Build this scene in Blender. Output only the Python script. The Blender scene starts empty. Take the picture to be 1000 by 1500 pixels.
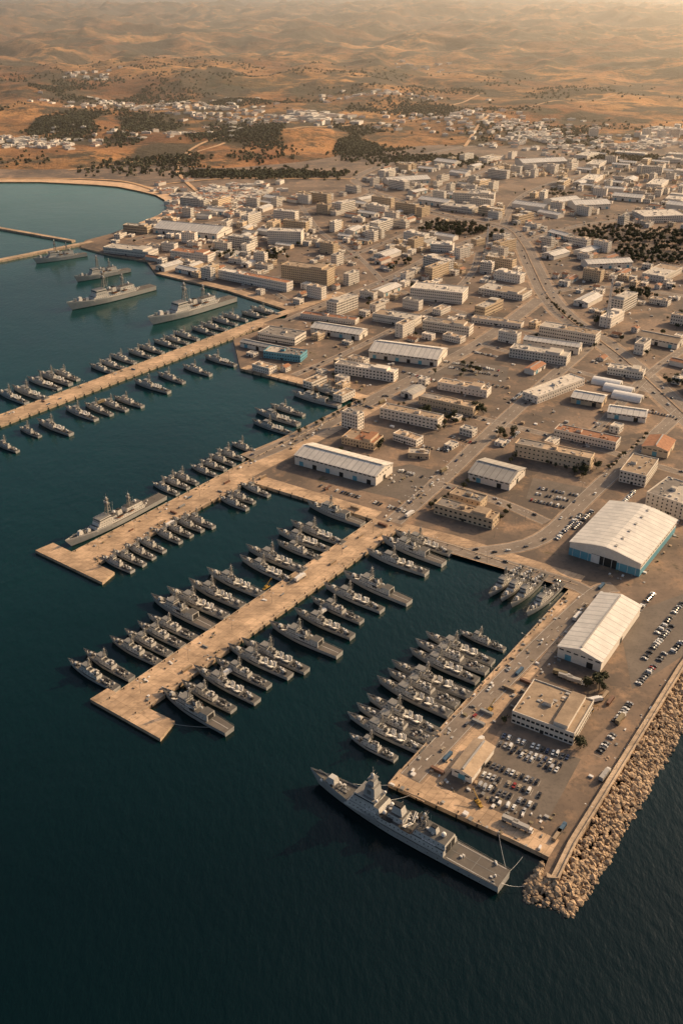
import bpy, math, random
from mathutils import Vector, noise, geometry
R=random.Random(7)
# ---------------------------------------------------------------- survey frame
F=1400.0; TH=math.atan(770/1400.0); HC=400.0
cT,sT=math.cos(TH),math.sin(TH)
def S(u,v,z=2.5):
    """surveyed plan position (metres) of a ground point"""
    x=(u-500)/F; y=(750-v)/F
    t=(HC-z)/(sT-y*cT)
    return Vector((t*x,t*(cT+y*sT),z))
A1=math.radians(53.4)
D1=Vector((math.cos(A1),math.sin(A1),0)); D2=Vector((math.sin(A1),-math.cos(A1),0))
scn=bpy.context.scene
COL=scn.collection
# ---------------------------------------------------------------- materials
def _nt(name):
    m=bpy.data.materials.new(name); m.use_nodes=True
    nt=m.node_tree; b=nt.nodes['Principled BSDF']; return m,nt,b
def mixc(nt,fac,a,b,mode='MIX'):
    n=nt.nodes.new('ShaderNodeMix'); n.data_type='RGBA'; n.blend_type=mode
    for i,x in ((0,fac),(6,a),(7,b)):
        if isinstance(x,(int,float)): n.inputs[i].default_value=x
        elif isinstance(x,tuple): n.inputs[i].default_value=(*x,1)
        else: nt.links.new(x,n.inputs[i])
    return n.outputs[2]
def ramp(nt,src,p0,p1,a=0,b=1):
    n=nt.nodes.new('ShaderNodeMapRange'); n.inputs[1].default_value=p0; n.inputs[2].default_value=p1; n.inputs[3].default_value=a; n.inputs[4].default_value=b
    nt.links.new(src,n.inputs[0]); return n.outputs[0]
def nz(nt,vec,scale,detail=4,rough=.55):
    n=nt.nodes.new('ShaderNodeTexNoise'); n.inputs['Scale'].default_value=scale
    n.inputs['Detail'].default_value=detail; n.inputs['Roughness'].default_value=rough
    nt.links.new(vec,n.inputs['Vector']); return n.outputs[0]
def geo(nt,k='Position'): return nt.nodes.new('ShaderNodeNewGeometry').outputs[k]
pos=geo
def obc(nt): return nt.nodes.new('ShaderNodeTexCoord').outputs['Object']
def bump(nt,b,h,dist,st=1.0):
    n=nt.nodes.new('ShaderNodeBump'); n.inputs['Distance'].default_value=dist; n.inputs['Strength'].default_value=st
    nt.links.new(h,n.inputs['Height']); nt.links.new(n.outputs[0],b.inputs['Normal'])
def mat(name,c,dark=.6,scale=.3,rough=.75,metal=0,rand=0,bd=0):
    m,nt,b=_nt(name)
    o=obc(nt)
    f=ramp(nt,nz(nt,o,scale,6,.65),.35,.7)
    col=mixc(nt,f,tuple(x*dark for x in c),c)
    f2=ramp(nt,nz(nt,o,scale*7,3),.3,.7)
    col=mixc(nt,f2,col,mixc(nt,1.0,col,(.86,.84,.82),'MULTIPLY'))
    if rand:
        oi=nt.nodes.new('ShaderNodeObjectInfo')
        hsv=nt.nodes.new('ShaderNodeHueSaturation'); nt.links.new(col,hsv.inputs['Color'])
        nt.links.new(ramp(nt,oi.outputs['Random'],0,1,1-rand,1+rand*.35),hsv.inputs['Value']); col=hsv.outputs[0]
    nt.links.new(col,b.inputs['Base Color'])
    b.inputs['Roughness'].default_value=rough; b.inputs['Metallic'].default_value=metal
    if bd: bump(nt,b,nz(nt,o,scale*6,4),bd)
    return m
def metalroof(name,c,axis,per=1.1,dark=.72):
    m,nt,b=_nt(name); o=obc(nt)
    w=nt.nodes.new('ShaderNodeTexWave'); w.bands_direction=axis; w.inputs['Scale'].default_value=.314/per
    w.inputs['Distortion'].default_value=0; nt.links.new(o,w.inputs['Vector'])
    w2=nt.nodes.new('ShaderNodeTexWave'); w2.bands_direction=axis; w2.inputs['Scale'].default_value=.314/6
    w2.inputs['Distortion'].default_value=0; nt.links.new(o,w2.inputs['Vector'])
    col=mixc(nt,ramp(nt,nz(nt,o,.12,6,.7),.35,.65),tuple(x*dark for x in c),c)
    col=mixc(nt,ramp(nt,w.outputs[1],.0,.25),tuple(x*.6 for x in c),col)
    col=mixc(nt,ramp(nt,w2.outputs[1],.0,.05),tuple(x*.45 for x in c),col)
    col=mixc(nt,ramp(nt,nz(nt,o,.5,7,.75),.58,.72,0,.45),col,(.24,.15,.09))
    nt.links.new(col,b.inputs['Base Color']); b.inputs['Roughness'].default_value=.5
    bump(nt,b,w.outputs[1],.12); return m
m_hull=mat('hull_grey',(.50,.49,.46),.8,.12,.45,rand=.2)
m_deck=mat('deck_grey',(.12,.112,.10),.7,.2,.7)
m_sup=mat('superstructure_grey',(.66,.63,.57),.8,.2,.45,rand=.12)
m_boot=mat('boot_topping',(.035,.03,.03),.6,.3,.6)
m_win=mat('dark_glass',(.025,.03,.035),.8,.3,.15)
m_mast=mat('mast_grey',(.24,.23,.21),.8,.3,.5)
m_white=mat('white_paint',(.80,.77,.72),.85,.3,.5)
m_black=mat('black_rubber',(.02,.02,.02),.8,.4,.8)
m_orange=mat('raft_orange',(.42,.15,.05),.8,.4,.6)
m_hdeck=mat('flight_deck',(.15,.13,.11),.7,.1,.85)
SHIP=[m_hull,m_deck,m_sup,m_boot,m_win,m_mast,m_white,m_black,m_orange,m_hdeck]
W=[mat('plaster_white',(.84,.77,.67),.86,.15,.85,rand=.15),
   mat('plaster_cream',(.74,.58,.40),.8,.15,.85,rand=.2),
   mat('plaster_ochre',(.64,.45,.27),.8,.15,.85,rand=.2),
   mat('plaster_grey',(.56,.50,.43),.8,.15,.85,rand=.2)]
RF=[mat('roof_pale',(.82,.73,.61),.66,.12,.9,rand=.3,bd=.05),
    mat('roof_tan',(.58,.43,.29),.62,.12,.9,rand=.3,bd=.05),
    mat('roof_terracotta',(.48,.22,.11),.6,.3,.85,rand=.2,bd=.08),
    mat('roof_grey',(.34,.30,.26),.6,.12,.9,rand=.25,bd=.05)]
m_mrx=metalroof('metal_roof_x',(.82,.75,.65),'X'); m_mry=metalroof('metal_roof_y',(.82,.77,.69),'Y')
m_mrg=metalroof('metal_roof_grey',(.48,.44,.38),'X')
m_blue=mat('blue_cladding',(.14,.38,.48),.8,.3,.6)
m_dark=mat('dark_opening',(.03,.028,.025),.8,.3,.8)
m_ac=mat('rooftop_unit',(.42,.40,.37),.8,.5,.6)
def concrete(name,c,joint=8.0,stain=.5):
    m,nt,b=_nt(name); p=pos(nt)
    mp=nt.nodes.new('ShaderNodeMapping'); mp.inputs['Rotation'].default_value=(0,0,-A1); nt.links.new(p,mp.inputs[0])
    br=nt.nodes.new('ShaderNodeTexBrick'); br.offset=0
    nt.links.new(mp.outputs[0],br.inputs['Vector']); br.inputs['Scale'].default_value=1
    br.inputs['Brick Width'].default_value=joint; br.inputs['Row Height'].default_value=joint*.6
    br.inputs['Mortar Size'].default_value=.12; br.inputs['Color1'].default_value=(1,1,1,1)
    br.inputs['Color2'].default_value=(.78,.78,.78,1); br.inputs['Mortar'].default_value=(.4,.38,.36,1)
    col=mixc(nt,ramp(nt,nz(nt,p,.035,8,.7),.38,.62),tuple(x*stain for x in c),c)
    col=mixc(nt,ramp(nt,nz(nt,p,.22,7,.72),.52,.72),col,tuple(x*.38 for x in c))
    mp2=nt.nodes.new('ShaderNodeMapping'); mp2.inputs['Rotation'].default_value=(0,0,-A1); mp2.inputs['Scale'].default_value=(.12,1,1); nt.links.new(p,mp2.inputs[0])
    col=mixc(nt,ramp(nt,nz(nt,mp2.outputs[0],.3,6,.7),.50,.72,0,.8),col,tuple(x*.3 for x in c))
    col=mixc(nt,.75,col,mixc(nt,1.0,col,br.outputs[0],'MULTIPLY'))
    nt.links.new(col,b.inputs['Base Color']); b.inputs['Roughness'].default_value=.85
    bump(nt,b,nz(nt,p,1.2,5),.05); return m
m_conc=concrete('pier_concrete',(.70,.48,.30)); m_apron=concrete('apron_concrete',(.46,.32,.21),6,.6)
m_wallc=concrete('seawall_concrete',(.62,.46,.31),10,.7)
def ground_mat():
    m,nt,b=_nt('base_ground'); p=pos(nt)
    a=ramp(nt,nz(nt,p,.010,8,.62),.42,.58)
    col=mixc(nt,a,(.115,.088,.068),(.235,.165,.115))
    col=mixc(nt,ramp(nt,nz(nt,p,.045,8,.7),.52,.68),col,(.36,.23,.14))
    col=mixc(nt,ramp(nt,nz(nt,p,.3,6,.7),.5,.8),col,(.085,.065,.049))
    col=mixc(nt,ramp(nt,nz(nt,p,.02,8,.75),.61,.69),col,(.060,.054,.027))
    v=nt.nodes.new('ShaderNodeTexVoronoi'); v.inputs['Scale'].default_value=.018; nt.links.new(p,v.inputs['Vector'])
    col=mixc(nt,.5,col,mixc(nt,1.0,col,mixc(nt,v.outputs['Color'],(.4,.4,.4),(1.35,1.3,1.25)),'MULTIPLY'))
    nt.links.new(col,b.inputs['Base Color']); b.inputs['Roughness'].default_value=.9
    bump(nt,b,nz(nt,p,.8,5),.08); return m
m_ground=ground_mat()
def asph(name,c,k=1.6):
    m,nt,b=_nt(name); p=pos(nt)
    col=mixc(nt,ramp(nt,nz(nt,p,.04,8,.7),.38,.66),c,tuple(x*k for x in c))
    col=mixc(nt,ramp(nt,nz(nt,p,.5,5,.7),.5,.8),col,tuple(x*.7 for x in c))
    nt.links.new(col,b.inputs['Base Color']); b.inputs['Roughness'].default_value=.8; return m
m_asph=asph('road_asphalt',(.165,.130,.100)); m_lot=asph('lot_asphalt',(.105,.084,.066))
m_paint=asph('road_paint',(.5,.47,.42),1.2); m_sand=asph('beach_sand',(.52,.34,.20)); m_dirt=asph('dirt_track',(.48,.29,.15))
def hill_mat():
    m,nt,b=_nt('dry_hills'); p=pos(nt)
    col=mixc(nt,ramp(nt,nz(nt,p,.0011,6,.6),.40,.60),(.26,.108,.040),(.62,.32,.12))
    v=nt.nodes.new('ShaderNodeTexVoronoi'); v.inputs['Scale'].default_value=.0035; nt.links.new(p,v.inputs['Vector'])
    col=mixc(nt,.6,col,mixc(nt,1.0,col,mixc(nt,v.outputs['Color'],(.35,.32,.27),(1.35,1.25,1.1)),'MULTIPLY'))
    col=mixc(nt,ramp(nt,nz(nt,p,.0030,10,.72),.485,.54),col,(.070,.050,.024))
    col=mixc(nt,ramp(nt,nz(nt,p,.016,7,.75),.51,.61,0,.85),col,(.055,.042,.020))
    col=mixc(nt,ramp(nt,nz(nt,p,.0016,8,.7),.56,.61,0,.8),col,(.050,.050,.022))
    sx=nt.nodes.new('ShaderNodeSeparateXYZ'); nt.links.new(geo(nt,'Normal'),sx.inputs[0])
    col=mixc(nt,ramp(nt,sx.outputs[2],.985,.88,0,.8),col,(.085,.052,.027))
    nt.links.new(col,b.inputs['Base Color']); b.inputs['Roughness'].default_value=1
    bump(nt,b,nz(nt,p,.007,9,.68),34); return m
m_hill=hill_mat()
def water_mat():
    m,nt,b=_nt('sea_water'); p=pos(nt)
    col=mixc(nt,ramp(nt,nz(nt,p,.004,4),.35,.65),(.0010,.030,.031),(.0018,.043,.043))
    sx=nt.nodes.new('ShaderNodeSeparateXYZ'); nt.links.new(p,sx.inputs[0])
    col=mixc(nt,ramp(nt,sx.outputs[1],330,1150),(.0003,.007,.008),col)   # colour darkened toward the camera, where the steep view reflects little sky
    col=mixc(nt,ramp(nt,sx.outputs[1],1450,2330),col,(.075,.185,.175))   # paler toward the bay: shallows, with grazing sky reflection painted into the colour
    nt.links.new(col,b.inputs['Base Color']); b.inputs['IOR'].default_value=1.33
    nt.links.new(ramp(nt,nz(nt,p,.006,5,.6),.35,.65,.08,.20),b.inputs['Roughness'])
    mp=nt.nodes.new('ShaderNodeMapping'); mp.inputs['Rotation'].default_value=(0,0,.5); mp.inputs['Scale'].default_value=(1,.45,1)
    nt.links.new(p,mp.inputs[0])
    a=nz(nt,mp.outputs[0],.22,6,.6); c=nz(nt,p,.03,3,.5)
    ad=nt.nodes.new('ShaderNodeMath'); ad.operation='MULTIPLY_ADD'; nt.links.new(c,ad.inputs[0]); ad.inputs[1].default_value=1.2; nt.links.new(a,ad.inputs[2])
    bump(nt,b,ad.outputs[0],.9,.5); return m
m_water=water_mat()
m_leaf=mat('foliage_olive',(.075,.078,.026),.5,.35,.9,rand=.3); m_leaf2=mat('foliage_dark',(.042,.050,.019),.6,.35,.9)
m_bark=mat('bark',(.10,.07,.045),.6,.8,.9)
m_rock=mat('boulder_stone',(.62,.45,.29),.45,.35,.9,bd=.15)
# ---------------------------------------------------------------- mesh builder
class MB:
    def __init__(s): s.v=[];s.f=[];s.m=[]
    def face(s,pts,m):
        n=len(s.v); s.v+=[tuple(p) for p in pts]; s.f.append(tuple(range(n,n+len(pts)))); s.m.append(m)
    def hexa(s,b,t,m,mt=None,bot=False):
        n=len(s.v); s.v+=[tuple(p) for p in b]+[tuple(p) for p in t]; k=len(b)
        for i in range(k):
            j=(i+1)%k; s.f.append((n+i,n+j,n+k+j,n+k+i)); s.m.append(m)
        s.f.append(tuple(n+k+i for i in range(k))); s.m.append(m if mt is None else mt)
        if bot: s.f.append(tuple(n+k-1-i for i in range(k))); s.m.append(m)
    def fr(s,x0,x1,y0,y1,z0,z1,m,a=0,b=0,c=0,mt=None):
        s.hexa([(x0,y0,z0),(x1,y0,z0),(x1,y1,z0),(x0,y1,z0)],[(x0+a,y0+c,z1),(x1-b,y0+c,z1),(x1-b,y1-c,z1),(x0+a,y1-c,z1)],m,mt,True)
    def cyl(s,x,y,z0,z1,r0,r1,n,m):
        s.hexa([(x+r0*math.cos(6.2832*i/n),y+r0*math.sin(6.2832*i/n),z0) for i in range(n)],
               [(x+r1*math.cos(6.2832*i/n),y+r1*math.sin(6.2832*i/n),z1) for i in range(n)],m)
    def tube(s,p,q,r,m,n=4,r2=None):
        p=Vector(p);q=Vector(q);d=(q-p).normalized(); r2=r if r2 is None else r2
        u=d.orthogonal().normalized(); w=d.cross(u)
        s.hexa([p+(u*math.cos(6.2832*i/n)+w*math.sin(6.2832*i/n))*r for i in range(n)],
               [q+(u*math.cos(6.2832*i/n)+w*math.sin(6.2832*i/n))*r2 for i in range(n)],m,None,True)
    def sph(s,x,y,z,r,m,n=8,k=4):
        prev=None
        for i in range(k+1):
            a=math.pi*i/k-math.pi/2; ring=[(x+r*math.cos(a)*math.cos(6.2832*j/n),y+r*math.cos(a)*math.sin(6.2832*j/n),z+r*math.sin(a)) for j in range(n)]
            if prev:
                for j in range(n): s.face([prev[j],prev[(j+1)%n],ring[(j+1)%n],ring[j]],m)
            prev=ring
    def mesh(s,name,mats):
        me=bpy.data.meshes.new(name); me.from_pydata(s.v,[],s.f)
        for x in mats: me.materials.append(x)
        me.polygons.foreach_set('material_index',s.m); me.update(); return me
def put(name,me,loc=(0,0,0),rz=0,sc=(1,1,1)):
    o=bpy.data.objects.new(name,me); o.location=loc; o.rotation_euler=(0,0,rz); o.scale=sc; COL.objects.link(o); return o
# ---------------------------------------------------------------- terrain / sea
def sst(x): x=max(0,min(1,x)); return x*x*(3-2*x)
def hz(x,y):
    y0=2430+380*sst((x+350)/700)
    d=y-y0
    if d<0: return .5
    r=sst(d/2600); r2=sst((y-4500)/9000); lp=1-.7*sst((x-200)/900)*sst((6000-y)/2000)
    wx=x+160*noise.noise(Vector((x/700,y/700,11))); wy=y+160*noise.noise(Vector((x/700,y/700,21)))
    n1=noise.fractal(Vector((x/1700,y/1700,3.1)),.95,2.1,4)
    n2=1-abs(noise.noise(Vector((wx/650,wy/800,7.7))))*2.6
    n4=1-abs(noise.noise(Vector((wx/260,wy/320,17.7))))*2.4
    n3=noise.fractal(Vector((x/170,y/170,1.7)),.9,2.0,3)
    h=r*lp*(max(-.15,n1+.25)*80+(n2+.4)*60*(.55+1.0*r2)+n4*30*(.5+.8*r2)+n3*12)+r2*(40+60*noise.noise(Vector((x/3500,y/3500,0))))
    near=sst(d/300)*(6+26*max(0,noise.noise(Vector((x/300,y/240,5)))+.1))*(1-r*.5)
    return max(.6,.5+near+h)-(x*x+y*y)/(2*6371000)*sst((y-3000)/4000)
rows=680; cols=640; vs=[];fs=[]
for i in range(rows):
    y=2400*math.exp(i/(rows-1)*math.log(42000/2400))
    for j in range(cols):
        x=y*(-.7+1.4*j/(cols-1)); vs.append((x,y,hz(x,y)))
for i in range(rows-1):
    for j in range(cols-1):
        a=i*cols+j; fs.append((a,a+1,a+cols+1,a+cols))
me=bpy.data.meshes.new('hills'); me.from_pydata(vs,[],fs); me.materials.append(m_hill); me.polygons.foreach_set('use_smooth',[True]*len(fs)); put('hills_terrain',me)
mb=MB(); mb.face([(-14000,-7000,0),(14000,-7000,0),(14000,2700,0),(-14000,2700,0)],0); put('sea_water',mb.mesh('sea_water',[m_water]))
def slab(name,pts,z1,z0,mats):
    if sum(pts[i].x*pts[(i+1)%len(pts)].y-pts[(i+1)%len(pts)].x*pts[i].y for i in range(len(pts)))<0: pts=pts[::-1]
    b=MB(); P=[Vector((p.x,p.y,z1)) for p in pts]
    for t in geometry.tessellate_polygon([P]):
        q=[P[i] for i in t]
        if (q[1]-q[0]).cross(q[2]-q[0]).z<0: q=q[::-1]
        b.face(q,0)
    n=len(P)
    for i in range(n):
        a=P[i];c=P[(i+1)%n]; b.face([(a.x,a.y,z0),(c.x,c.y,z0),c,a],1)
    return put(name,b.mesh(name,mats))
coast=[(0,266),(60,266),(100,268),(140,270),(175,273),(205,279),(230,285),(243,292),(249,299),(248,306),(235,315),(205,327),(160,343),(125,352),(118,362),(165,374),(215,382),(228,400),(335,426),(425,455),(418,466),(372,470),(385,482),(342,497),(352,540),(535,588),(440,637),(332,690),(366,706),(546,761),(582,779),(655,797),(845,858),(832,864),(568,1148),(745,1228),(803,1256),(792,1285),(815,1297),(842,1243),(1000,985)]
LAND=[Vector((-9000,2500,0)),Vector((-1500,2440,0))]+[S(*p) for p in coast]
E=S(1000,985)+D1*900; LAND+=[E,Vector((2200,1500,0)),Vector((9000,2300,0)),Vector((9000,3300,0)),Vector((-9000,3300,0))]
slab('naval_base_ground',LAND,2.5,-4,[m_ground,m_wallc])
def pier(name,c0,c1,w,ext=0,head=None):
    a=S(*c0)-D1*ext; b=S(*c1)+D1*6; n=D2*(w/2)
    slab(name,[a-n,a+n,b+n,b-n],2.52,-4,[m_conc,m_wallc])
    if head: slab('pier_head',[S(*p) for p in head],2.56,-4,[m_conc,m_wallc])
    return a,b
P1=pier('pier',(0,615),(378,474),25,150)
P2=pier('pier',(118,820),(350,697),30,0,[(52,806),(78,795),(168,838),(150,853)])
P3=pier('pier',(197,1022),(562,770),27,16,[(132,1024),(158,1008),(256,1056),(235,1082)])
for (a,b,w) in (((-80,320),(108,353),9),((-80,397),(135,354),12)):
    p,q=S(*a),S(*b); d=(q-p).normalized(); n=Vector((-d.y,d.x,0))*w/2
    slab('breakwater',[p-n,q-n,q+n,p+n],3.4,-4,[m_conc,m_wallc])
def smooth(pts,k=6):
    out=[]
    for i in range(len(pts)-1):
        p0=pts[max(i-1,0)];p1=pts[i];p2=pts[i+1];p3=pts[min(i+2,len(pts)-1)]
        for j in range(k):
            t=j/k; out.append(.5*((2*p1)+(p2-p0)*t+(2*p0-5*p1+4*p2-p3)*t*t+(3*p1-p0-3*p2+p3)*t*t*t))
    out.append(pts[-1]); return out
def ribbon(b,pts,w,z,m=0,off=0,drape=False,h=0):
    L=[]
    for i,p in enumerate(pts):
        d=(pts[min(i+1,len(pts)-1)]-pts[max(i-1,0)]); d.z=0; d.normalize(); n=Vector((-d.y,d.x,0))
        l=p+n*(off+w/2); r=p+n*(off-w/2)
        if drape: l.z=max(2.5,hz(l.x,l.y))+z; r.z=max(2.5,hz(r.x,r.y))+z
        else: l.z=z; r.z=z
        L.append((l,r))
    for i in range(len(L)-1):
        (a,c),(e,g)=L[i],L[i+1]
        if h: b.hexa([c,g,e,a],[v+Vector((0,0,h)) for v in (c,g,e,a)],m)
        else: b.face([c,g,e,a],m)
ROADS=[([(1080,680),(1000,605),(930,540),(880,500),(830,465),(800,430),(780,390),(762,355),(735,332),(660,318),(600,300),(545,282)],30),
 ([(575,765),(640,708),(720,632),(790,568),(840,525),(872,497)],16),
 ([(690,810),(790,790),(870,718),(1000,600)],15),
 ([(365,672),(440,640),(560,578),(700,503),(790,438)],18),
 ([(560,578),(700,612),(850,650),(1020,700)],10),
 ([(640,708),(730,735),(800,765)],11),
 ([(700,503),(830,540),(940,570),(1040,600)],10),
 ([(420,470),(470,448),(560,412),(640,372),(720,340)],14),
 ([(430,550),(500,520),(600,470),(650,440),(690,400),(700,370)],10),
 ([(190,352),(290,330),(400,315),(480,300),(545,282),(520,262),(575,238),(680,215),(760,212)],18),
 ([(800,430),(860,420),(940,425),(1040,440)],14),([(762,355),(850,330),(950,320),(1060,322)],14),
 ([(735,332),(760,290),(830,262),(940,245),(1060,240)],14),
 ([(345,425),(430,400),(520,372),(600,340),(640,320)],12),([(260,360),(345,395),(420,440)],10),
 ([(850,655),(900,600),(960,540),(1050,480)],11),([(600,300),(680,262),(740,240)],12),
 ([(600,1140),(700,1035),(800,935),(870,870),(900,860)],13),([(862,868),(820,850),(690,812),(600,785)],12),
 ([(560,412),(620,440),(720,470),(830,500)],9),([(440,300),(470,340),(520,372),(560,412)],9)]
rb=MB(); mk=MB(); RS=[]
for k,(pp,w) in enumerate(ROADS):
    pts=smooth([S(*p) for p in pp]); z=2.512+k*.004
    ribbon(rb,pts,w+(3 if w<18 else 9),z,1); ribbon(rb,pts,w,z+.1,0)
    if w>25: ribbon(rb,pts,2.4,z+.11,1,0,False,.5)
    for i in range(len(pts)-1): RS.append((pts[i],pts[i+1],w/2+2))
    if w>=9:
        for o in ((-w/2+.5),(w/2-.5)): ribbon(mk,pts,.25,z+.13,0,o)
        for i in range(len(pts)-1):
            d=pts[i+1]-pts[i]; n=int(d.length/9)
            for j in range(n):
                a=pts[i]+d*(j/n); c=a+d.normalized()*4
                for o in ((0,) if w<25 else (-8,8)): ribbon(mk,[a,c],.3,z+.14,0,o)
put('road_network',rb.mesh('road_network',[m_asph,m_apron])); put('road_markings',mk.mesh('road_markings',[m_paint]))
ap=MB()
def line(*p): return [S(*q) for q in p]
for l,w,o in ((line((352,540),(535,588)),16,8),(line((366,706),(546,761)),16,8),(line((582,779),(655,797),(845,858)),16,8),
            (line((535,586),(440,636),(335,690)),26,13),(line((832,864),(568,1148)),24,12),(line((568,1148),(745,1228),(803,1256)),14,7),(line((228,400),(335,426),(425,455)),16,8),(line((372,474),(500,428)),16,0)):
    ribbon(ap,l,w,2.53+.004*len(ap.f),0,o)
put('quay_apron',ap.mesh('quay_apron',[m_conc]))
cp=MB()
def coping(l,o=.4): ribbon(cp,l,.8,2.4,0,o,h=.5)
for l in (line((352,540),(535,588)),line((535,588),(440,637),(332,690)),line((366,706),(546,761)),line((582,779),(655,797),(845,858)),line((832,864),(568,1148),(745,1228),(803,1256))): coping(l)
for (a,b),w in ((P1,25),(P2,30),(P3,27)):
    for s in (-1,1): ribbon(cp,[a+D2*s*(w/2-.4),b+D2*s*(w/2-.4)],.8,2.4,0,0,h=.45)
put('quay_coping',cp.mesh('quay_coping',[m_wallc]))
bl=MB()
def bolls(a,b,off):
    d=b-a; n=int(d.length/12); u=d.normalized(); w=Vector((-u.y,u.x,0))
    for i in range(n):
        p=a+d*((i+.5)/n)+w*off
        bl.cyl(p.x,p.y,2.5,3.3,.35,.28,6,0); bl.cyl(p.x,p.y,3.3,3.6,.5,.45,6,0)
        q=a+d*((i+.5)/n)-w*.35*(1 if off>0 else -1); bl.cyl(q.x,q.y,.3,2.3,.45,.45,6,1)
for (a,b),w in ((P1,25),(P2,30),(P3,27)):
    bolls(a+D2*w/2,b+D2*w/2,1.6); bolls(a-D2*w/2,b-D2*w/2,-1.6)
for l in (line((352,540),(535,588)),line((535,588),(332,690)),line((366,706),(546,761)),line((582,779),(845,858)),line((832,864),(568,1148)),line((568,1148),(745,1228))): bolls(l[0],l[1],1.8)
put('mooring_bollards',bl.mesh('mooring_bollards',[m_black,m_black]))
sw=MB(); path=[S(800,1292),S(817,1293),S(842,1241),S(1000,983),S(1000,983)+D1*500]
ribbon(sw,path,4.2,2.4,0,2,h=2.6); ribbon(sw,path,1.0,5.0,0,.4,h=1.0); put('seawall',sw.mesh('seawall',[m_wallc]))
rk=MB(); PH=(1+5**.5)/2
ico=[Vector(p).normalized() for p in ((-1,PH,0),(1,PH,0),(-1,-PH,0),(1,-PH,0),(0,-1,PH),(0,1,PH),(0,-1,-PH),(0,1,-PH),(PH,0,-1),(PH,0,1),(-PH,0,-1),(-PH,0,1))]
icf=[(0,11,5),(0,5,1),(0,1,7),(0,7,10),(0,10,11),(1,5,9),(5,11,4),(11,10,2),(10,7,6),(7,1,8),(3,9,4),(3,4,2),(3,2,6),(3,6,8),(3,8,9),(4,9,5),(2,4,11),(6,2,10),(8,6,7),(9,8,1)]
def rock(x,y,z,r):
    n=len(rk.v); sx,sy,sz=(R.uniform(.7,1.25) for _ in range(3)); a=R.uniform(0,6.3); ca,sa=math.cos(a),math.sin(a); mm=R.choice((0,0,1))
    for p in ico:
        k=r*R.uniform(.75,1.15); px,py=p.x*sx*k,p.y*sy*k; rk.v.append((x+px*ca-py*sa,y+px*sa+py*ca,z+p.z*sz*k))
    for f in icf: rk.f.append(tuple(n+i for i in f)); rk.m.append(mm)
def rocks(inn,out,n):
    for i in range(len(inn)-1):
        seg=(inn[i+1]-inn[i]).length+(out[i+1]-out[i]).length
        for _ in range(int(n*seg)):
            t=R.random(); s=R.random()**.85; p=inn[i].lerp(inn[i+1],t).lerp(out[i].lerp(out[i+1],t),s*R.choice((1,1,1.05)))
            rock(p.x,p.y,3.6-4.4*s+R.uniform(-.8,.8),R.choice((.8,1.0,1.3,1.8))*R.uniform(.8,1.2))
inn=[S(795,1262),S(793,1287),S(817,1295),S(842,1243),S(1000,985),S(1000,985)+D1*420]
out=[S(768,1296,0),S(768,1322,0),S(838,1342,0),S(868,1300,0),S(1000,1068,0),S(1000,1068,0)+D1*420]
rocks(inn,out,7.0)
put('breakwater_rocks',rk.mesh('breakwater_rocks',[m_rock,mat('boulder_dark',(.40,.29,.19),.5,.4,.9)]))
bm_=MB(); ribbon(bm_,[Vector((-1500,2455,0))]+[S(*p) for p in coast[:12]],46,2.56,0,19); put('beach_sand',bm_.mesh('beach_sand',[m_sand]))
tr=MB()
for pp,w in (([(0,262),(90,262),(180,266),(240,282),(300,290)],9),([(300,290),(260,250),(280,225),(330,210),(430,205)],9),([(520,262),(420,262),(330,262),(240,270)],8),
             ([(100,250),(180,240),(270,232),(330,215)],8),([(680,215),(720,180),(800,165),(900,150)],10),([(430,205),(520,190),(620,180),(700,150)],10)):
    ribbon(tr,smooth([S(*p) for p in pp],14),w,1.2,0,0,True)
put('country_road',tr.mesh('country_road',[m_dirt]))
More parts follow.
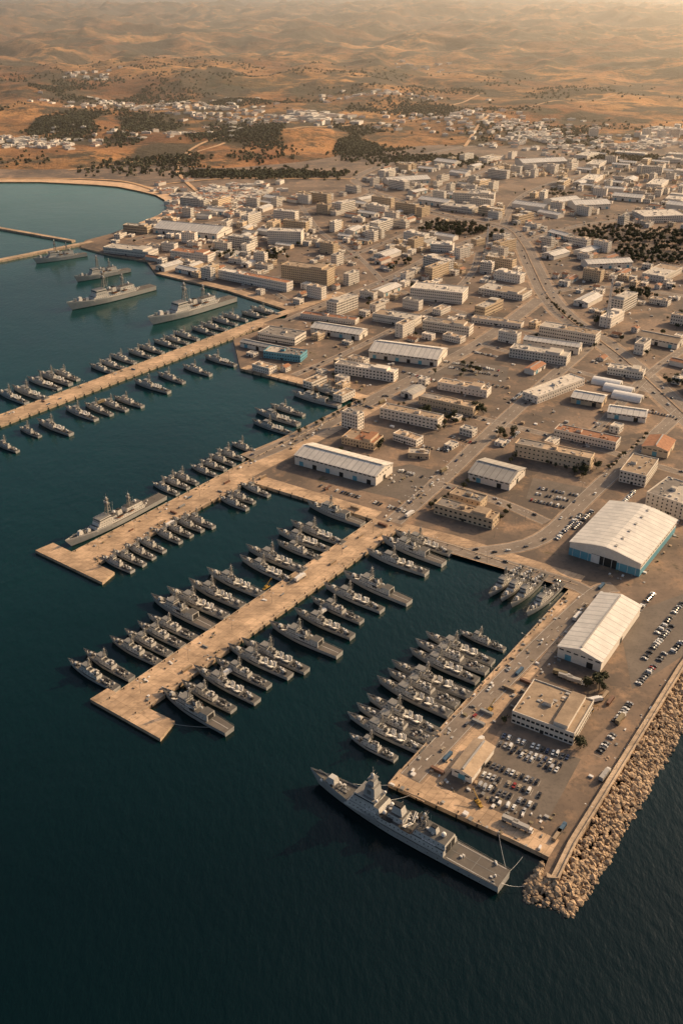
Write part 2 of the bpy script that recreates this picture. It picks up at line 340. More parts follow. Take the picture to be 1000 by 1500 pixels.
# ---------------------------------------------------------------- ships (bow at +x)
def warship(name,L,B,fb,rise,kind,seed):
    r=random.Random(seed); b=MB(); n=22; st=[]
    for i in range(n+1):
        s=i/n; x=-L/2+s*L
        hb=B/2*(.84+.16*min(1,s/.35)) if s<.5 else B/2*(1-((s-.5)/.5)**2.3)
        hb=max(hb,.06)
        zd=fb+rise*max(0,(s-.45)/.55)**1.8
        hw=hb*(.90 if s<.5 else .9-.32*((s-.5)/.5)); xw=x-(L*.055)*max(0,(s-.5)/.5)**3
        st.append((x,hb,zd,xw,max(hw,.05)))
    for i in range(n):
        x,hb,zd,xw,hw=st[i]; X,HB,ZD,XW,HW=st[i+1]
        xb=.15*x+.85*xw; XB=.15*X+.85*XW
        for sg in (1,-1):
            q=[[(xw,sg*hw*.8,-1.2),(XW,sg*HW*.8,-1.2),(XB,sg*(HW*.93+HB*.07),.55),(xb,sg*(hw*.93+hb*.07),.55)],
               [(xb,sg*(hw*.93+hb*.07),.55),(XB,sg*(HW*.93+HB*.07),.55),(X,sg*HB,ZD),(x,sg*hb,zd)]]
            for k,f in enumerate(q): b.face(f if sg<0 else f[::-1],3 if k==0 else 0)
        dm=9 if (kind in('heli','dest','frig') and i<n*.22) else 1
        b.face([(x,-hb,zd),(X,-HB,ZD),(X,HB,ZD),(x,hb,zd)],dm)
        if i>n*.55:
            for sg in (1,-1):
                b.face([(x,sg*hb,zd),(X,sg*HB,ZD),(X,sg*HB,ZD+.7*L/100+.3),(x,sg*hb,zd+.7*L/100+.3)],0)
    x,hb,zd,xw,hw=st[0]; b.face([(x,hb,zd),(x,-hb,zd),(x,-hw,-1),(x,hw,-1)],0)
    if L>55:
        for i in range(int(n*.02),int(n*.55)):
            x,hb,zd,_,_=st[i]; X,HB,ZD,_,_=st[i+1]
            for sg in (1,-1): b.tube((x,sg*(hb-.1),zd+1),(X,sg*(HB-.1),ZD+1),.05,5,3); b.tube((x,sg*(hb-.1),zd),(x,sg*(hb-.1),zd+1),.05,5,3)
    def dz(x): return fb+rise*max(0,((x+L/2)/L-.45)/.55)**1.8
    def blk(x0,x1,w,z0,h,a=.3,bk=.6,c=.35,m=2):
        b.fr(x0*L,x1*L,-w*B/2,w*B/2,z0,z0+h,m,a,bk,c,1)
        k=int((x1-x0)*L/2.6)
        for i in range(k):
            xx=x0*L+(x1-x0)*L*(i+.5)/k
            for sg in (1,-1): yy=sg*(w*B/2-c*.55); b.fr(xx-.28,xx+.28,yy-.14,yy+.14,z0+h*.45,z0+h*.45+.6,4)
        return z0+h
    def bridge(x0,x1,w,z0,h):
        b.fr(x0*L,x1*L,-w*B/2,w*B/2,z0,z0+h*.45,2,0,.05,.05)
        b.fr(x0*L+.15,x1*L-.1,-w*B/2+.1,w*B/2-.1,z0+h*.45,z0+h*.78,4,0,.1,.1)
        b.fr(x0*L,x1*L-.05,-w*B/2,w*B/2,z0+h*.78,z0+h,2,.1,.2,.15,5)
        return z0+h
    def gun(x,s,big):
        z=dz(x*L)-.1; b.cyl(x*L,0,z,z+.5*s,1.5*s,1.4*s,10,2); b.fr(x*L-1.4*s,x*L+1.5*s,-1.1*s,1.1*s,z+.5*s,z+2.1*s,2,.3*s,.8*s,.3*s)
        b.tube((x*L+.8*s,0,z+1.4*s),(x*L+(4.2 if big else 2.8)*s,0,z+1.9*s),.13*s,5,6)
    def mast(x,z0,h,w):
        for sx in (-1,1):
            for sy in (-1,1): b.tube((x*L+sx*w,sy*w,z0),(x*L+sx*w*.25,sy*w*.25,z0+h*.72),.16*w+.06,5,4)
        for k in range(1,5):
            t=k/5; ww=w*(1-.75*t); z=z0+h*.72*t
            for p,q in (((-1,-1),(1,-1)),((1,-1),(1,1)),((1,1),(-1,1)),((-1,1),(-1,-1))): b.tube((x*L+p[0]*ww,p[1]*ww,z),(x*L+q[0]*ww,q[1]*ww,z+.1),.07*w+.03,5,3)
        b.fr(x*L-w*.9,x*L+w*.9,-w*1.1,w*1.1,z0+h*.5,z0+h*.53,5); b.fr(x*L-w*.6,x*L+w*.6,-w*.6,w*.6,z0+h*.7,z0+h*.74,5)
        b.tube((x*L,0,z0+h*.72),(x*L,0,z0+h),.12,5,4); 
        for t,l in ((.6,2.6),(.8,1.7)): b.tube((x*L,-w*l,z0+h*t),(x*L,w*l,z0+h*t),.09,5,3)
        b.fr(x*L+w*.2,x*L+w*.7,-w*1.2,w*1.2,z0+h*.56,z0+h*.62,2); b.sph(x*L+w*.1,0,z0+h*.79,w*.42,6)
        for a,c in ((-1,1.8),(1,1.8),(-1,-1.8)): b.tube((x*L+a*w,c*w,z0),(x*L+a*w*1.3,c*w*1.1,z0+h*.6),.05,6,3)
    def funnel(x,z0,s): b.fr(x*L-s,x*L+s*1.1,-s*.75,s*.75,z0,z0+s*1.5,2,.4*s,.25*s,.15*s,7); b.fr(x*L-s*.5,x*L+s*.7,-s*.5,s*.5,z0+s*1.5,z0+s*1.7,7,.1,.1,.05)
    def boat(x,y,z,s=1):
        b.hexa([(x-2.6*s,y-.7*s,z),(x+1.6*s,y-.7*s,z),(x+3*s,y,z+.2),(x+1.6*s,y+.7*s,z),(x-2.6*s,y+.7*s,z)],[(x-2.8*s,y-1*s,z+.8*s),(x+1.8*s,y-1*s,z+.8*s),(x+3.6*s,y,z+1*s),(x+1.8*s,y+1*s,z+.8*s),(x-2.8*s,y+1*s,z+.8*s)],7 if r.random()<.6 else 8,7)
        b.tube((x-1.5*s,y-1.2*s,z-.2),(x-1.5*s,y-1*s,z+2.4*s),.12,5,4); b.tube((x-1.5*s,y-1*s,z+2.4*s),(x-1.5*s,y+.6*s,z+2.5*s),.1,5,4)
    def rafts(x,z,n_,w):
        for k in range(n_):
            for sg in (1,-1): b.tube((x*L+k*1.7,sg*w,z+.5),(x*L+k*1.7+1.3,sg*w,z+.5),.38,6,6)
    def clutter(x0,x1,w,z,n_):
        for _ in range(int(n_*1.4)):
            x=r.uniform(x0,x1)*L; y=r.uniform(-w,w)*B/2; s=r.uniform(.25,.9); b.fr(x-s,x+s,y-s*.7,y+s*.7,z-.05,z+r.uniform(.4,1.5),r.choice((2,2,5,1,6,7)),.08,.08,.05)
    def canisters(x,z,n_,side=1):
        for k in range(n_):
            for sg in (1,-1):
                b.tube((x*L+k*1.1,sg*.4,z+.5),(x*L+k*1.1+1.6,sg*(B*.42),z+1.9),.42,2,8)
            b.fr(x*L+k*1.1-.2,x*L+k*1.1+.5,-B*.3,B*.3,z-.05,z+.5,5)
    if kind=='heli':
        z=blk(-.20,.24,.80,dz(0)-.1,2.7,.2,1.2,.3); z2=blk(-.05,.20,.62,z,2.1,.6,.9,.25); z3=bridge(.07,.185,.68,z2-.3,2.5)
        b.fr(-.24*L,-.12*L,-B*.36,B*.36,z-2.7,z+1.9,2,.1,.8,.2,1); b.fr(-.2405*L-.05,-.24*L,-B*.25,B*.25,z-2.4,z+1.2,7)
        mast(.06,z3,10,1.15); mast(-.07,z+1.5,5.5,.7); funnel(-.02,z+2,1.6); gun(.34,1.15,True); boat(-.02*L,B*.38,z-.6,.8); boat(-.02*L,-B*.38,z-.6,.8)
        rafts(.0,z+.1,3,B*.33); clutter(-.12,.16,.5,z2,12); clutter(.26,.42,.4,dz(.3*L),7); canisters(.235,dz(.23*L),2)
        zz=dz(-.4*L)+.03; b.fr(-.48*L,-.25*L,-.12,.12,zz,zz+.02,6)
    elif kind=='missile':
        z=blk(-.05,.24,.74,dz(0)-.1,2.4,.3,1.0,.3); z2=blk(.0,.17,.60,z,1.2,.3,.6,.2); z3=bridge(.06,.18,.62,z2-.1,2.3)
        mast(.04,z3-.5,9.5,1.0); gun(.33,1.05,True); gun(-.40,.8,False); canisters(-.13,dz(0),3); canisters(-.26,dz(0),3); funnel(-.03,z,1.1)
        rafts(.02,z+.1,2,B*.32); clutter(-.45,-.06,.6,dz(0),14); clutter(.26,.42,.35,dz(.3*L),6); clutter(-.03,.14,.4,z2,8)
        b.cyl(-.20*L,0,dz(0),dz(0)+2.6,1.3,1.1,8,2); b.sph(-.20*L,0,dz(0)+3.2,1.1,6)
    elif kind=='patrol':
        z=blk(-.16,.22,.70,dz(0)-.1,2.4,.3,.9,.3); z2=blk(-.02,.17,.56,z,1.0,.3,.6,.2); z3=bridge(.05,.165,.6,z2-.1,2.3)
        mast(.03,z3-.3,7.5,.8); funnel(-.10,z,1.2); gun(.33,.8,False); boat(-.28*L,-B*.18,dz(0),.85); boat(-.28*L,B*.22,dz(0),.7)
        b.tube((-.22*L,0,dz(0)),(-.22*L,0,dz(0)+3.5),.2,5,5); b.tube((-.22*L,0,dz(0)+3.3),(-.33*L,0,dz(0)+4.2),.14,5,4)
        rafts(-.1,z+.1,2,B*.3); clutter(-.46,-.2,.65,dz(0),12); clutter(.25,.42,.35,dz(.3*L),5); clutter(-.12,.1,.4,z+.3,8)
    elif kind=='frig':
        z=blk(-.26,.24,.82,dz(0)-.1,3.2,.3,1.5,.4); z2=blk(.02,.21,.7,z,2.8,.8,1.2,.3); z3=bridge(.08,.195,.72,z2-.1,3.0); zb=blk(-.25,-.08,.62,z,3.4,.4,.8,.4)
        mast(.075,z3,19,2.2); mast(-.14,zb,14,1.7); funnel(-.03,z,3.0); gun(.36,1.9,True); gun(.28,1.3,True); canisters(.02,z,2)
        boat(.0,B*.4,z,1.3); boat(.0,-B*.4,z,1.3); boat(-.12*L,B*.4,z,1.1); boat(-.12*L,-B*.4,z,1.1); rafts(-.2,z+.1,5,B*.38)
        clutter(-.22,.18,.6,z,22); clutter(.25,.45,.4,dz(.33*L),9); clutter(-.46,-.28,.5,dz(-.4*L),5); b.sph(.02*L,0,z2+1.5,1.6,6); b.sph(-.2*L,0,zb+1.3,1.5,6)
    elif kind=='dest':
        z=blk(-.245,.27,.93,dz(0)-.1,3.6,.3,3.2,.7); z2=blk(.08,.245,.80,z,3.4,1.6,1.8,.9); z3=bridge(.115,.225,.70,z2-.2,3.3)
        zt=z3-.2; cx=.155*L
        b.fr(cx-4.0,cx+3.8,-3.7,3.7,zt-1,zt+7,0,.9,1.2,.8,1); b.fr(cx-3.2,cx+2.8,-3.4,3.4,zt+7,zt+7.35,5)
        b.fr(cx-2.2,cx+1.9,-2.1,2.1,zt+7.35,zt+11.3,0,.35,.45,.35,1); b.fr(cx-2.3,cx+2.0,-2.6,2.6,zt+11.3,zt+11.6,5)
        b.cyl(cx,0,zt+11.6,zt+13.6,1.15,1.0,8,2); b.sph(cx,0,zt+13.7,1.0,6)
        for sx,sy in ((1,0),(0,1),(0,-1)):
            px=cx+(3.05 if sx else 0); py=sy*3.25; b.fr(px-(1.3 if sy else .2),px+(1.3 if sy else .2),py-(1.3 if sx else .2),py+(1.3 if sx else .2),zt+1.8,zt+4.6,5)
        b.tube((cx,0,zt+13.8),(cx,0,zt+19),.24,5,6)
        for zz_,l in ((7.6,5.2),(11.7,4.0),(15.6,1.8)): b.tube((cx,-l,zt+zz_),(cx,l,zt+zz_),.14,5,4)
        for sg in (1,-1): b.tube((.10*L,sg*3.5,z3),(.10*L-1,sg*3.2,z3+6),.08,5,3); b.sph(.11*L,sg*4,z3+.6,.9,6)
        za=blk(-.03,.055,.62,z,3.2,.6,.8,.8); funnel(.012,za-.2,3.3); b.sph(.07*L,-3.6,z+1.6,1.3,6); b.sph(.07*L,3.6,z+1.6,1.3,6)
        zc=blk(-.245,-.085,.74,z,3.0,.5,1.4,.8); mast(-.115,zc,11,1.6); funnel(-.165,zc-.1,2.3); b.sph(-.21*L,0,zc+1.2,1.5,6); canisters(-.06,z,2)
        b.fr(-.2465*L,-.245*L,-4,4,dz(0)+.3,dz(0)+5.2,7); b.fr(-.2475*L,-.2465*L,-.15,.15,dz(0)+.3,dz(0)+5.2,2)
        gun(.375,2.2,True)
        for k in range(4):
            for j in (-1,1): b.fr(.285*L+k*2.1,.285*L+k*2.1+1.7,j*1.1-.9,j*1.1+.9,dz(.3*L)-.1,dz(.3*L)+.55,5)
        for sx in (-.05,.05): 
            for sg in (1,-1): boat(sx*L,sg*B*.40,z+.1,1.35)
        rafts(-.2,z+.1,5,B*.40); rafts(.1,z+.1,4,B*.42); clutter(-.22,.2,.7,z,34); clutter(.3,.46,.4,dz(.38*L),12); clutter(-.2,.06,.35,za,10); clutter(-.49,-.27,.9,dz(-.4*L),5)
        for k in range(16):
            xk=(-.42+k*.05)*L
            for sg in (1,-1): b.fr(xk-.2,xk+.2,sg*(B/2*.955)-.12,sg*(B/2*.955)+.12,fb*.55,fb*.55+.4,4)
        zz=dz(-.4*L)+.04
        b.fr(-.485*L,-.255*L,-.15,.15,zz,zz+.02,5); b.fr(-.37*L-.15,-.37*L+.15,-6,6,zz,zz+.025,5)
        for sg in (1,-1): b.fr(-.485*L,-.255*L,sg*5.9-.12,sg*5.9+.12,zz,zz+.02,6)
    return b.mesh(name,SHIP)
sh={'A':warship('corvette',63,9.6,3.3,2.0,'heli',1),'B':warship('missile_boat',54,8.2,2.8,1.8,'missile',2),'C':warship('patrol_vessel',46,7.4,2.5,1.6,'patrol',3),
    'D':warship('patrol_boat',34,6.2,2.1,1.3,'patrol',4),'E':warship('corvette_b',58,8.8,3.1,1.9,'missile',9),'F':warship('frigate',118,14,4.6,3.0,'frig',5),'G':warship('destroyer',124,15.5,5.4,3.2,'dest',6),'H':warship('patrol_vessel_b',56,8.4,3.0,2.0,'patrol',12)}
NM={'A':'corvette','B':'missile_boat','C':'patrol_vessel','D':'patrol_boat','E':'corvette','F':'frigate','G':'destroyer','H':'patrol_vessel'}
H0=math.atan2(-D2.y,-D2.x); H1=math.atan2(-D1.y,-D1.x)
def ship(k,u,v,h=H0,j=2.2,s=1.0):
    p=S(u,v+2,0); put(NM[k],sh[k],(p.x,p.y,R.uniform(-.2,.2)),h+math.radians(R.uniform(-j,j)),(s*R.uniform(.95,1.05),s,s*R.uniform(.97,1.12)))
for k,u,v in (
 ('C',136,990),('C',158,975),('C',198,955),('C',216,943),('C',235,931),('C',252,920),('A',266,899),('E',288,885),('E',316,872),('E',343,855),
 ('B',390,836),('E',403,821),('C',437,808),('B',443,793),('B',464,782),
 ('A',286,1043),('C',304,1021),('B',330,1004),('C',354,987),('B',379,970),('B',401,962),('A',445,938),('B',473,915),('C',492,895),('B',516,877),('A',550,863),
 ('E',580,825),('A',603,809),('B',618,797),
 ('D',242,716),('D',256,708),('D',270,701),('D',298,690),('D',311,682),('D',324,674),('D',337,667),('D',357,656),('B',398,627),('E',405,612),('C',420,601),('A',462,586),('E',485,575),
 ('D',172,827),('D',189,818),('D',205,808),('D',221,799),('D',245,786),('D',260,777),('D',275,769),('D',291,764),('D',342,738),('D',352,729),('D',373,718),
 ('D',10,655),('D',44,633),('B',80,627),('B',118,606),('C',144,600),('C',166,594),('C',188,589),('B',222,567),('C',250,554),('C',288,543),('B',322,529),
 ('B',18,582),('E',44,577),('B',64,562),('E',80,555),('C',97,550),('C',150,541),('C',164,534),('C',180,526),('C',205,519),('C',221,512),('C',243,504),('C',257,498),('C',272,492),('C',298,485),('C',312,479),('C',328,471),('C',343,465),('B',388,456),('C',372,462),
 ('D',705,939),('B',671,951),('H',659,964),('B',648,977),('E',630,997),('H',617,1010),('E',604,1023),('B',588,1049),('H',576,1062),('B',563,1075),('D',545,1096)):
    ship(k,u,v)
ship('A',490,754,H0,0.3)
for k,u,v in (('B',741,852),('B',757,858),('B',773,866),('H',796,880)): ship(k,u,v,H1)
dp=(S(455,1150,0)+S(735,1288,0))/2; put('destroyer',sh['G'],(dp.x,dp.y,0),H0)
ship('F',172,764,H1,.3,.88)
def bigship(u0,v0,u1,v1):
    a=S(u0,v0,0);c=S(u1,v1,0);L=(a-c).length; m=(a+c)/2; s=L/118; put('frigate',sh['F'],m,math.atan2(a.y-c.y,a.x-c.x),(s,s*1.1,max(s,1.0)*1.2))
bigship(100,456,225,424); bigship(218,478,342,441); bigship(50,387,127,375); bigship(110,414,190,398)
ml=MB()
def rope(p,q,sag=1.5):
    pr=None
    for i in range(9):
        t=i/8; c=p.lerp(q,t); c.z-=sag*4*t*(1-t)
        if pr is not None: ml.tube(pr,c,.09,0,3)
        pr=c
stern=dp+D2*61; bow=dp-D2*58
for a,b in ((stern+D1*3+Vector((0,0,5)),S(765,1255,3)),(stern-D1*3+Vector((0,0,5)),S(768,1298,3)),(stern+D1*5+Vector((0,0,5)),S(730,1222,3)),(bow+Vector((0,0,6))+D2*6,S(572,1150,3)),(dp-D2*20+D1*6+Vector((0,0,5)),S(600,1165,3)),(S(330,1064,3),S(252,1060,3))): rope(a,b)
put('mooring_lines',ml.mesh('mooring_lines',[m_white]))
# ---------------------------------------------------------------- buildings
BM=[W[0],W[1],W[2],W[3],RF[0],RF[1],RF[2],RF[3],m_mrx,m_mry,m_mrg,m_blue,m_dark,m_ac,m_win,m_white]
def wins(b,p,q,z0,fl,fh,sp=3.2,ww=1.5,wh=1.4,m=14):
    p=Vector(p);q=Vector(q);d=q-p;L=d.length;d.normalize();n=Vector((d.y,-d.x,0)); k=int((L-1.2)/sp)
    for f in range(fl):
        z=z0+f*fh+1.0
        for i in range(k):
            c=p+d*(L*(i+.5)/k)+n*.04; a=c-d*ww/2; e=c+d*ww/2
            b.face([(a.x,a.y,z),(e.x,e.y,z),(e.x,e.y,z+wh),(a.x,a.y,z+wh)],m)
def bld(kind,L,Wd,H,w=0,rf=0,seed=0,name='building'):
    r=random.Random(seed); b=MB(); x,y=L/2,Wd/2
    def clut(z,n):
        for _ in range(n):
            s=r.choice((.4,.6,.9,1.3)); cx=r.uniform(-x+2,x-2); cy=r.uniform(-y+2,y-2); b.fr(cx-s,cx+s,cy-s*.7,cy+s*.7,z-.02,z+r.uniform(.4,1.3),r.choice((13,13,w,4+min(rf,3))))
    if kind=='flat':
        b.fr(-x,x,-y,y,-.5,H,w,mt=4+rf)
        for a in ((-x-.05,x+.05,-y-.05,-y+.35),(-x-.05,x+.05,y-.35,y+.05),(-x-.05,-x+.35,-y+.36,y-.36),(x-.35,x+.05,-y+.36,y-.36)): b.fr(*a,H-.25,H+.8,w)
        fh=3.4; fl=max(1,int(H/fh)); sp=r.choice((2.9,3.3,4.1)); ww=r.choice((1.2,1.6,2.2)); wh=r.choice((1.3,1.6))
        for p,q in (((-x,-y,0),(x,-y,0)),((x,-y,0),(x,y,0)),((x,y,0),(-x,y,0)),((-x,y,0),(-x,-y,0))): wins(b,p,q,0,fl,H/fl if fl>1 else fh,sp,ww,wh)
        if fl>1:
            for f in range(1,fl): 
                z=H*f/fl; b.fr(-x-.12,x+.12,-y-.12,-y-.005,z-.1,z+.12,w); b.fr(x+.005,x+.12,-y,y,z-.1,z+.12,w)
        if L*Wd>150: 
            cx=r.uniform(-x*.5,x*.5); b.fr(cx-2.5,cx+2.5,-min(2,y*.5),min(2,y*.5),H-.02,H+2.6,w,mt=4+rf)
        if L>28 and r.random()<.6: b.fr(-x+1,-x+L*.35,-y+1,y-1,H-.02,H+.12,4+r.choice((0,1,3)))
        if L>30 and r.random()<.5: b.fr(x*.3,x*.75,-y+1.5,y-1.5,H-.02,H+3.0,w,mt=4+rf)
        clut(H,min(22,int(L*Wd/60)+2)); b.fr(-1.2,1.2,-y-.08,-y-.005,0,2.5,12)
    elif kind=='gable' or kind=='house':
        lx=(kind=='house') or L>=Wd; rh=(Wd if lx else L)*(.13 if kind=='gable' else .24); o=.7
        mr=(rf if rf>=8 else 4+rf)
        b.fr(-x,x,-y,y,-.5,H,w)
        if lx:
            A=[(-x-o,-y-o,H-.15),(x+o,-y-o,H-.15),(x+o,0,H+rh),(-x-o,0,H+rh)]; C=[(x+o,y+o,H-.15),(-x-o,y+o,H-.15),(-x-o,0,H+rh),(x+o,0,H+rh)]
            b.face([(-x,-y,H),(-x,y,H),(-x,0,H+rh-.1)][::-1],w); b.face([(x,-y,H),(x,y,H),(x,0,H+rh-.1)],w)
        else:
            A=[(x+o,-y-o,H-.15),(x+o,y+o,H-.15),(0,y+o,H+rh),(0,-y-o,H+rh)]; C=[(-x-o,y+o,H-.15),(-x-o,-y-o,H-.15),(0,-y-o,H+rh),(0,y+o,H+rh)]
            b.face([(-x,-y,H),(x,-y,H),(0,-y,H+rh-.1)],w); b.face([(x,y,H),(-x,y,H),(0,y,H+rh-.1)],w)
        for q in (A,C):
            b.face(q,mr); b.hexa([(p[0],p[1],p[2]-.25) for p in q],[(p[0],p[1],p[2]-.01) for p in q],15,15)
        if kind=='gable':
            if lx: b.fr(-x*.95,x*.95,-.6,.6,H+rh-.15,H+rh+.5,13)
            else: b.fr(-.6,.6,-y*.95,y*.95,H+rh-.15,H+rh+.5,13)
            k=max(1,int(L/14))
            for i in range(k): 
                c=-x+L*(i+.5)/k; b.fr(c-2.2,c+2.2,-y-.1,-y-.005,0,min(H*.65,4.5),12 if i%2 else 11)
            wins(b,(-x,-y,0),(x,-y,0),H-3.2,1,3,4.5,3.2,1.0); wins(b,(x,-y,0),(x,y,0),H-3.2,1,3,4.5,3.0,1.0)
            b.fr(x+.005,x+.1,-2.2,2.2,0,min(H*.65,4.5),12)
        else:
            fl=max(1,int(H/3))
            for p,q in (((-x,-y,0),(x,-y,0)),((x,-y,0),(x,y,0)),((x,y,0),(-x,y,0)),((-x,y,0),(-x,-y,0))): wins(b,p,q,0,fl,3,3.2,1.2,1.3)
            b.fr(-x*.5-.5,-x*.5+.5,-.5+y*.4,.5+y*.4,H,H+rh+1,w)
    elif kind=='hangar':
        rh=5.0; o=.8; m=x*.62
        b.fr(-x,x,-y,y,-.5,H,0)
        pr=[(-x-o,H-.2),(-m*.55,H+rh*.78),(0,H+rh),(m*.55,H+rh*.78),(x+o,H-.2)]
        for i in range(4):
            p,q=pr[i],pr[i+1]; b.face([(p[0],-y-o,p[1]),(q[0],-y-o,q[1]),(q[0],y+o,q[1]),(p[0],y+o,p[1])],9)
        for yy,s in ((-y-.02,1),(y+.02,-1)):
            f=[(p[0],yy,p[1]-.1) for p in pr]; b.face(f[::-1] if s>0 else f,0)
        for s in (-1,1): b.fr(-x-.1 if s<0 else x+.005,-x-.005 if s<0 else x+.1,-y,y,0,H*.5,11)
        b.fr(-x,-x*.36,-y-.25,-y-.03,0,H*.55,11); b.fr(x*.36,x,-y-.25,-y-.03,0,H*.55,11); b.fr(-x*.36,x*.36,-y-.12,-y-.03,0,H*.62,12)
        b.fr(-x*.36,-x*.12,-y-.3,-y-.14,0,H*.6,15)
        for i in range(9): c=-x+L*(i+.5)/9; b.fr(c-.15,c+.15,-y-.33,-y-.26,0,H*.95,15)
        wins(b,(x,-y,0),(x,y,0),H*.55,1,3,5,3.5,1.2)
        for i in range(6): cy=-y+Wd*(i+.5)/6; b.fr(x*.2-1,x*.2+1,cy-1.5,cy+1.5,H+rh*.7,H+rh*.95+.3,13)
    return b.mesh(name,BM)
OCC=[]
def occ(p,r): OCC.append((p.x,p.y,r))
def B(u0,v0,u1,v1,dep,h,kind='flat',w=0,rf=0,name='building'):
    a=S(u0,v0);c=S(u1,v1); d=c-a; L=d.length; d.normalize(); n=Vector((-d.y,d.x,0)); m=(a+c)/2+n*(dep/2)
    me=bld(kind,L,dep,h,w,rf,int(u0*7+v0),name); put(name,me,(m.x,m.y,2.55),math.atan2(d.y,d.x))
    k=max(1,round(max(L,dep)/max(8,min(L,dep)))); 
    for i in range(k):
        t=(i+.5)/k-.5; q=m+(d*L*t if L>dep else n*dep*t); occ(q,min(L,dep)*.5+max(L,dep)/k*.35)
B(832,812,935,845,84,12,'hangar',name='aircraft_hangar')
B(815,962,878,985,78,9,'gable',0,9,'warehouse'); B(748,1058,838,1092,36,8.5,'flat',0,1,'office_building'); B(661,1135,690,1148,29,5.5,'gable',0,1,'storage_building')
B(432,680,550,712,32,10,'gable',0,8,'warehouse'); B(500,650,547,660,22,7,'flat',1,2,'office_building'); B(597,671,628,673,12,5,'flat',1,0,'office_building')
B(556,612,640,630,15,11,'flat',0,1,'barracks_building'); B(612,592,692,610,14,9,'flat',1,1,'barracks_building'); B(685,703,745,719,36,8,'gable',0,10,'warehouse')
B(635,752,720,776,14,9,'flat',1,1,'office_building'); B(657,735,702,748,14,8,'flat',1,3,'office_building'); B(752,668,862,691,14,13,'flat',1,1,'barracks_building')
B(810,640,900,660,16,8,'flat',0,2,'barracks_building'); B(905,705,943,714,42,11,'flat',0,1,'office_building'); B(943,742,1012,766,40,14,'flat',0,0,'office_building')
B(938,664,976,672,30,8,'gable',1,2,'warehouse'); B(764,584,786,592,84,8,'flat',0,0,'barracks_building'); B(640,570,712,583,15,8,'flat',0,1,'barracks_building')
B(745,523,828,536,20,11,'flat',0,0,'warehouse'); B(765,508,846,520,18,10,'gable',0,8,'warehouse'); B(788,492,870,506,22,13,'flat',0,1,'office_building')
B(540,524,640,537,44,9,'gable',0,8,'warehouse'); B(490,546,576,560,14,11,'flat',0,0,'barracks_building')
B(386,524,440,531,22,8,'flat',11,3,'harbour_office') 
B(352,508,420,522,12,7,'gable',0,10,'warehouse'); B(378,497,432,506,30,9,'flat',0,3,'office_building'); B(455,488,526,499,26,8,'gable',0,8,'warehouse'); B(618,483,686,493,18,12,'flat',0,1,'office_building'); B(545,470,606,480,24,10,'flat',0,0,'office_building')
B(600,438,676,446,34,16,'flat',0,0,'office_building'); B(700,430,764,441,34,8,'flat',0,1,'warehouse'); B(702,400,719,402,14,17,'flat',0,0,'apartment_building'); B(412,411,479,420,26,24,'flat',1,1,'apartment_building')
B(320,408,420,428,16,13,'flat',0,2,'barracks_building'); B(392,357,441,359,26,22,'flat',0,0,'apartment_building'); B(225,341,318,350,60,9,'gable',0,8,'warehouse'); B(250,378,305,385,24,12,'flat',0,2,'office_building'); B(152,370,218,378,30,9,'flat',0,0,'warehouse')
B(662,297,722,300,30,20,'flat',0,0,'apartment_building'); B(842,308,893,306,45,10,'gable',0,8,'warehouse'); B(942,327,1004,325,60,12,'flat',0,0,'warehouse'); B(812,303,850,299,40,9,'gable',0,8,'warehouse'); B(570,272,630,268,45,9,'gable',0,8,'warehouse')
B(765,245,830,242,50,10,'gable',0,8,'warehouse'); B(835,590,880,598,24,7,'gable',1,8,'warehouse'); B(888,612,944,620,22,7,'gable',0,8,'warehouse'); B(930,500,990,512,26,8,'gable',0,1,'warehouse')
B(888,548,940,556,16,8,'flat',0,0,'office_building'); B(690,472,762,482,14,6,'flat',0,1,'barracks_building'); B(440,466,520,476,14,6,'flat',0,2,'barracks_building'); B(860,395,925,392,30,9,'gable',0,8,'warehouse'); B(630,368,662,370,22,12,'flat',0,0,'office_building')
ar=MB()
for i in range(10):
    a=math.pi*i/10;c=math.pi*(i+1)/10
    ar.face([(-16,-9*math.cos(a),6*math.sin(a)),(16,-9*math.cos(a),6*math.sin(a)),(16,-9*math.cos(c),6*math.sin(c)),(-16,-9*math.cos(c),6*math.sin(c))],0)
for x_ in (-16,16): ar.face([(x_,-9*math.cos(math.pi*i/10),6*math.sin(math.pi*i/10)) for i in range(11)],0)
ar.fr(16.01,16.1,-3,3,0,4,1)
arm=ar.mesh('arched_store',[m_white,m_dark])
for u,v in ((905,572),(888,562),(918,583)): put('arched_store',arm,S(u,v),math.radians(-30)); occ(S(u,v),14)
def inpoly(p,poly):
    c=False;n=len(poly)
    for i in range(n):
        a=poly[i];b=poly[i-1]
        if (a.y>p.y)!=(b.y>p.y) and p.x<(b.x-a.x)*(p.y-a.y)/(b.y-a.y)+a.x: c=not c
    return c
CITY=[S(*p) for p in ((165,350),(240,322),(300,292),(500,288),(540,250),(700,232),(1150,222),(1400,700),(1010,760),(860,700),(790,760),(720,800),(600,750),(640,700),(560,640),(430,650),(560,600),(400,555),(372,545),(362,500),(440,458),(340,418),(240,394),(215,376),(170,368))]
def dseg(p,a,b):
    ab=b-a; t=max(0,min(1,((p.x-a.x)*ab.x+(p.y-a.y)*ab.y)/(ab.x**2+ab.y**2+1e-9))); return math.hypot(p.x-a.x-ab.x*t,p.y-a.y-ab.y*t)
PARK=[(S(680,338),60),(S(640,335),50),(S(900,345),85),(S(960,375),75),(S(930,430),35),(S(400,378),30),(S(990,350),75),(S(715,345),30),(S(690,545),28),(S(860,690),20),(S(620,615),20),(S(700,535),45),(S(520,400),40),(S(820,285),60),(S(600,385),35)]
var={'s':[],'m':[],'l':[],'x':[]}
